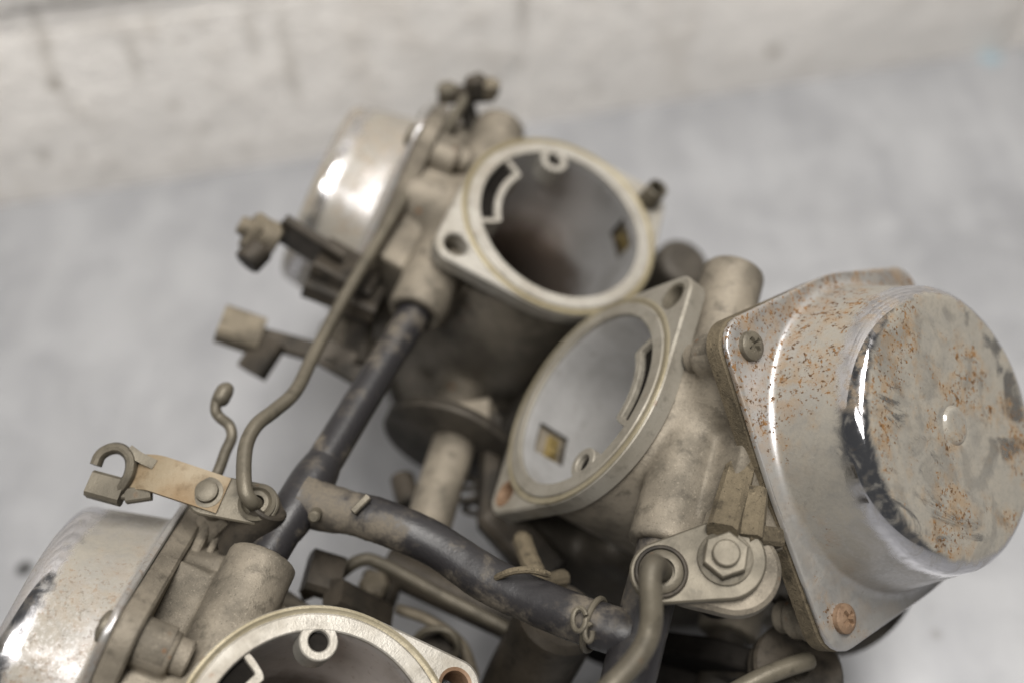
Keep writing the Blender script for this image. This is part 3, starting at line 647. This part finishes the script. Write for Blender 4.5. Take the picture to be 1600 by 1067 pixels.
# ---- back brackets and levers
bk = obj('bracket', bar(P(585, 445, 266), P(500, 398, 264), 13, 4, V(-.2, .8, .5)), M_DARKM, RACK, None, 'dark bracket with a bolt at the left of the back carburetor')
m_ = MB(); bar(P(530, 412, 264), P(440, 356, 262), 11, 2.4, V(-.5, -.7, .5), m_); bar(P(446, 350, 264), P(404, 408, 260), 8.0, 2.2, V(-.85, .3, .4), m_)
bar(P(590, 478, 266), P(482, 436, 264), 11, 5, V(-.2, .8, .5), m_)
obj('bent_tab', m_, M_DARKM, bk)
obj('bolt', rod(P(432, 378, 262), P(398, 362, 260), 4.4), M_GRIME, bk); obj('nut', rod(P(402, 366, 260), P(388, 358, 259), 5.0, None, 6), M_GRIME, bk); obj('bolt_tip', rod(P(392, 360, 259), P(374, 350, 258), 2.3), M_GRIME, bk)
obj('adjuster_end', rod(P(408, 388, 258), P(385, 412, 256), 3.4), M_DARKM, bk)
b2 = obj('cable_bracket', bar(P(575, 588, 266), P(500, 545, 266), 7.2, 2.4, V(-.3, .5, .8)), M_DARKM, RACK, None, 'dark cable bracket with square tabs above the thin rod')
m_ = MB(); bar(P(530, 560, 266), P(402, 526, 267), 5.0, 2.4, V(-.2, .6, .8), m_); bar(P(552, 575, 266), P(568, 470, 282), 8, 3, V(-.5, .3, .8), m_)
obj('bracket_arm', m_, M_DARKM, b2)
obj('square_tab', bar(P(344, 505, 264), P(408, 527, 266), 9.0, 6.0, V(-.15, .6, .8)), M_GRIME, b2); obj('square_tab', bar(P(392, 582, 263), P(425, 532, 265), 7.6, 4.5, V(-.15, .6, .8)), M_DARKM, b2)
tl = obj('choke_lever', bar(P(740, 205, 294), P(722, 140, 293), 4.6, 3.4, V(.8, 0, .5)), M_DARKM, RACK, None, 'small dark lever at the top of the back carburetor')
obj('lever_plate', bar(P(690, 150, 296), P(772, 146, 290), 5.5, 2.2, V(0, .5, .86)), M_DARKM, tl)
obj('pivot_bolt', rod(P(745, 150, 289), P(742, 122, 286), 3.0, None, 8), M_DARKM, tl); obj('nut', rod(P(762, 150, 290), P(766, 128, 287), 3.0, None, 6), M_GRIME, tl); obj('pivot_bolt', rod(P(700, 156, 296), P(699, 134, 293), 2.8), M_LINK, tl)
obj('choke_housing', rod(P(750, 235, 300), P(738, 190, 296), 4.2), M_CAST, tl)

# ---- throttle shaft parts between the banks
ty = FA.d(0, 1, 0); tc = P(704, 690, 270)
tp = obj('throttle_pulley', lathe([(.01, -1.6), (16.5, -1.6), (17.3, -1.2), (16.2, -.4), (16.2, .4), (17.3, 1.2), (16.5, 1.6), (.01, 1.6)], 48, None, frame(tc, ty)), M_GREY, RACK, None, 'thin disc on the shaft between the left carburetors')
obj('shaft', rod(P(716, 672, 270), P(664, 835, 250), 5.4), M_CAST, tp); obj('shaft_block', bar(P(705, 660, 272), P(770, 650, 270), 8, 8, V(0, .6, .8)), M_CAST, tp)
obj('return_spring', tube([P(690 + 34 * math.cos(a) + a * 4.4, 742 + 14 * math.sin(a) + a * 3.2, 270 - 3 * math.sin(a)) for a in np.linspace(0, 18, 80)], .8, 8, 2), M_DARKM, tp)
obj('cable_stop', rod(P(628, 745, 268), P(640, 790, 262), 3.0), M_DARKM, tp)
obj('spring_arm', bar(P(770, 650, 270), P(760, 815, 262), 4.0, 5, V(.4, .4, .8)), M_DARKM, tp)
m_ = MB(); rod(P(500, 905, 236), P(640, 905, 244), 2.0, m_) if False else None
dr = obj('balance_rod', tube([P(470, 930, 236), P(512, 910, 238), P(560, 876, 240), P(600, 882, 241), P(700, 935, 240), P(800, 985, 238), P(880, 1025, 236)], 1.5, 12, 8), M_LINK, RACK, None, 'thin rod running under the thick hose')
obj('balance_shaft', rod(P(600, 880, 252), P(900, 1020, 250), 4.2), M_DARKM, dr)
bt = obj('rubber_boot', tube([P(878, 958, 228), P(850, 1010, 236), P(815, 1075, 243), P(790, 1140, 248)], 9.0, 24, 8), M_DARKM, RACK, None, 'dark rubber elbow below the thick hose')
jb = obj('joint_bracket', bar(P(600, 900, 250), P(570, 985, 250), 9, 6, V(0, .4, .9)), M_DARKM, RACK, None, 'dark grimy bracket joining the carburetors underneath')
m_ = MB(); bar(P(670, 990, 250), P(700, 1060, 246), 9, 8, V(0, .5, .86), m_); bar(P(480, 890, 232), P(530, 905, 234), 9, 6, V(0, .5, .8), m_); bar(P(520, 925, 228), P(600, 965, 240), 6, 5, V(0, .5, .8), m_)
obj('joint_arm', m_, M_DARKM, jb)
for q in ((560, 960, 247), (585, 915, 247)):
    obj('bolt', lathe([(3.6, 0), (3.6, 1.8), (2.6, 2.6), (.01, 2.6)], 6, None, frame(P(*q), V(.1, .5, .86)), True), M_GRIME, jb)
obj('cable', tube([P(620, 950, 246), P(670, 968, 244), P(720, 1005, 242), P(742, 1060, 240)], 1.3, 10, 6), M_GRIME, jb)
obj('wire_loop', tube([P(640, 1010, 242), P(664, 985, 240), P(700, 984, 239), P(716, 1010, 239), P(700, 1040, 240)], .9, 8, 6), M_LINK, jb)
# fuel rail lumps between boost and right body
gl = obj('link_arm', bar(P(770, 800, 262), P(860, 900, 256), 10, 8, V(0, .5, .86)), M_DARKM, RACK, None, 'dark arm behind the thick hose')
obj('torn_gasket', tube([P(815, 840, 238), P(822, 862, 232), P(834, 888, 224), P(852, 905, 222), P(880, 903, 226)], 2.2, 10, 6, bumps=.1), M_DIRT, gl)
# under the right body
pc = obj('throttle_pulley', lathe([(2, -3), (9.0, -3), (9.6, -2.4), (8.6, -1), (9.6, 1), (9.0, 1.6), (2, 1.8)], 40, None, frame(P(1245, 1046, 224), V(.15, .55, .8))), M_DARKM, RACK, None, 'dark wheel at the lower right under the chrome cover')
obj('cable', tube([P(1268, 1030, 218), P(1230, 1042, 216), P(1190, 1058, 214), P(1120, 1095, 212)], 1.9, 12, 8), M_LINK, pc)
sh = obj('throttle_shaft', rod(FC(0, -30, -56), FC(0, -92, -56), 4.5), M_DARKM, RACK, None, 'dark shaft below the bolted lever')
obj('throttle_arm', bar(FC(2, -40, -56), FC(24, -40, -58), 9, 4, FC.d(0, 1, 0)), M_DARKM, sh)
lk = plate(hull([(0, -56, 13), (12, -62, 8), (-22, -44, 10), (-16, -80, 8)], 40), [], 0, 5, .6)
obj('added_shade_plate', lk, M_BLACK, sh, Fr(FC.R @ np.c_[[1, 0, 0], [0, 0, 1], [0, -1, 0]], FC(0, -36, 0)))  # added black plate, stands in for shadow under the right lever
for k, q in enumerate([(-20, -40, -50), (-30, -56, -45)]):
    obj('added_shade_block', bar(FC(*q), FC(q[0] + 16, q[1] - 4, q[2] - 16), 18, 14, FC.d(0, 1, 0)), M_BLACK, sh)  # black blocks filling the gap below the lever as painted shade
print('tris', sum(len(o.data.loop_triangles) or sum(len(p.vertices) - 2 for p in o.data.polygons) for o in SC.objects if o.type == 'MESH'))
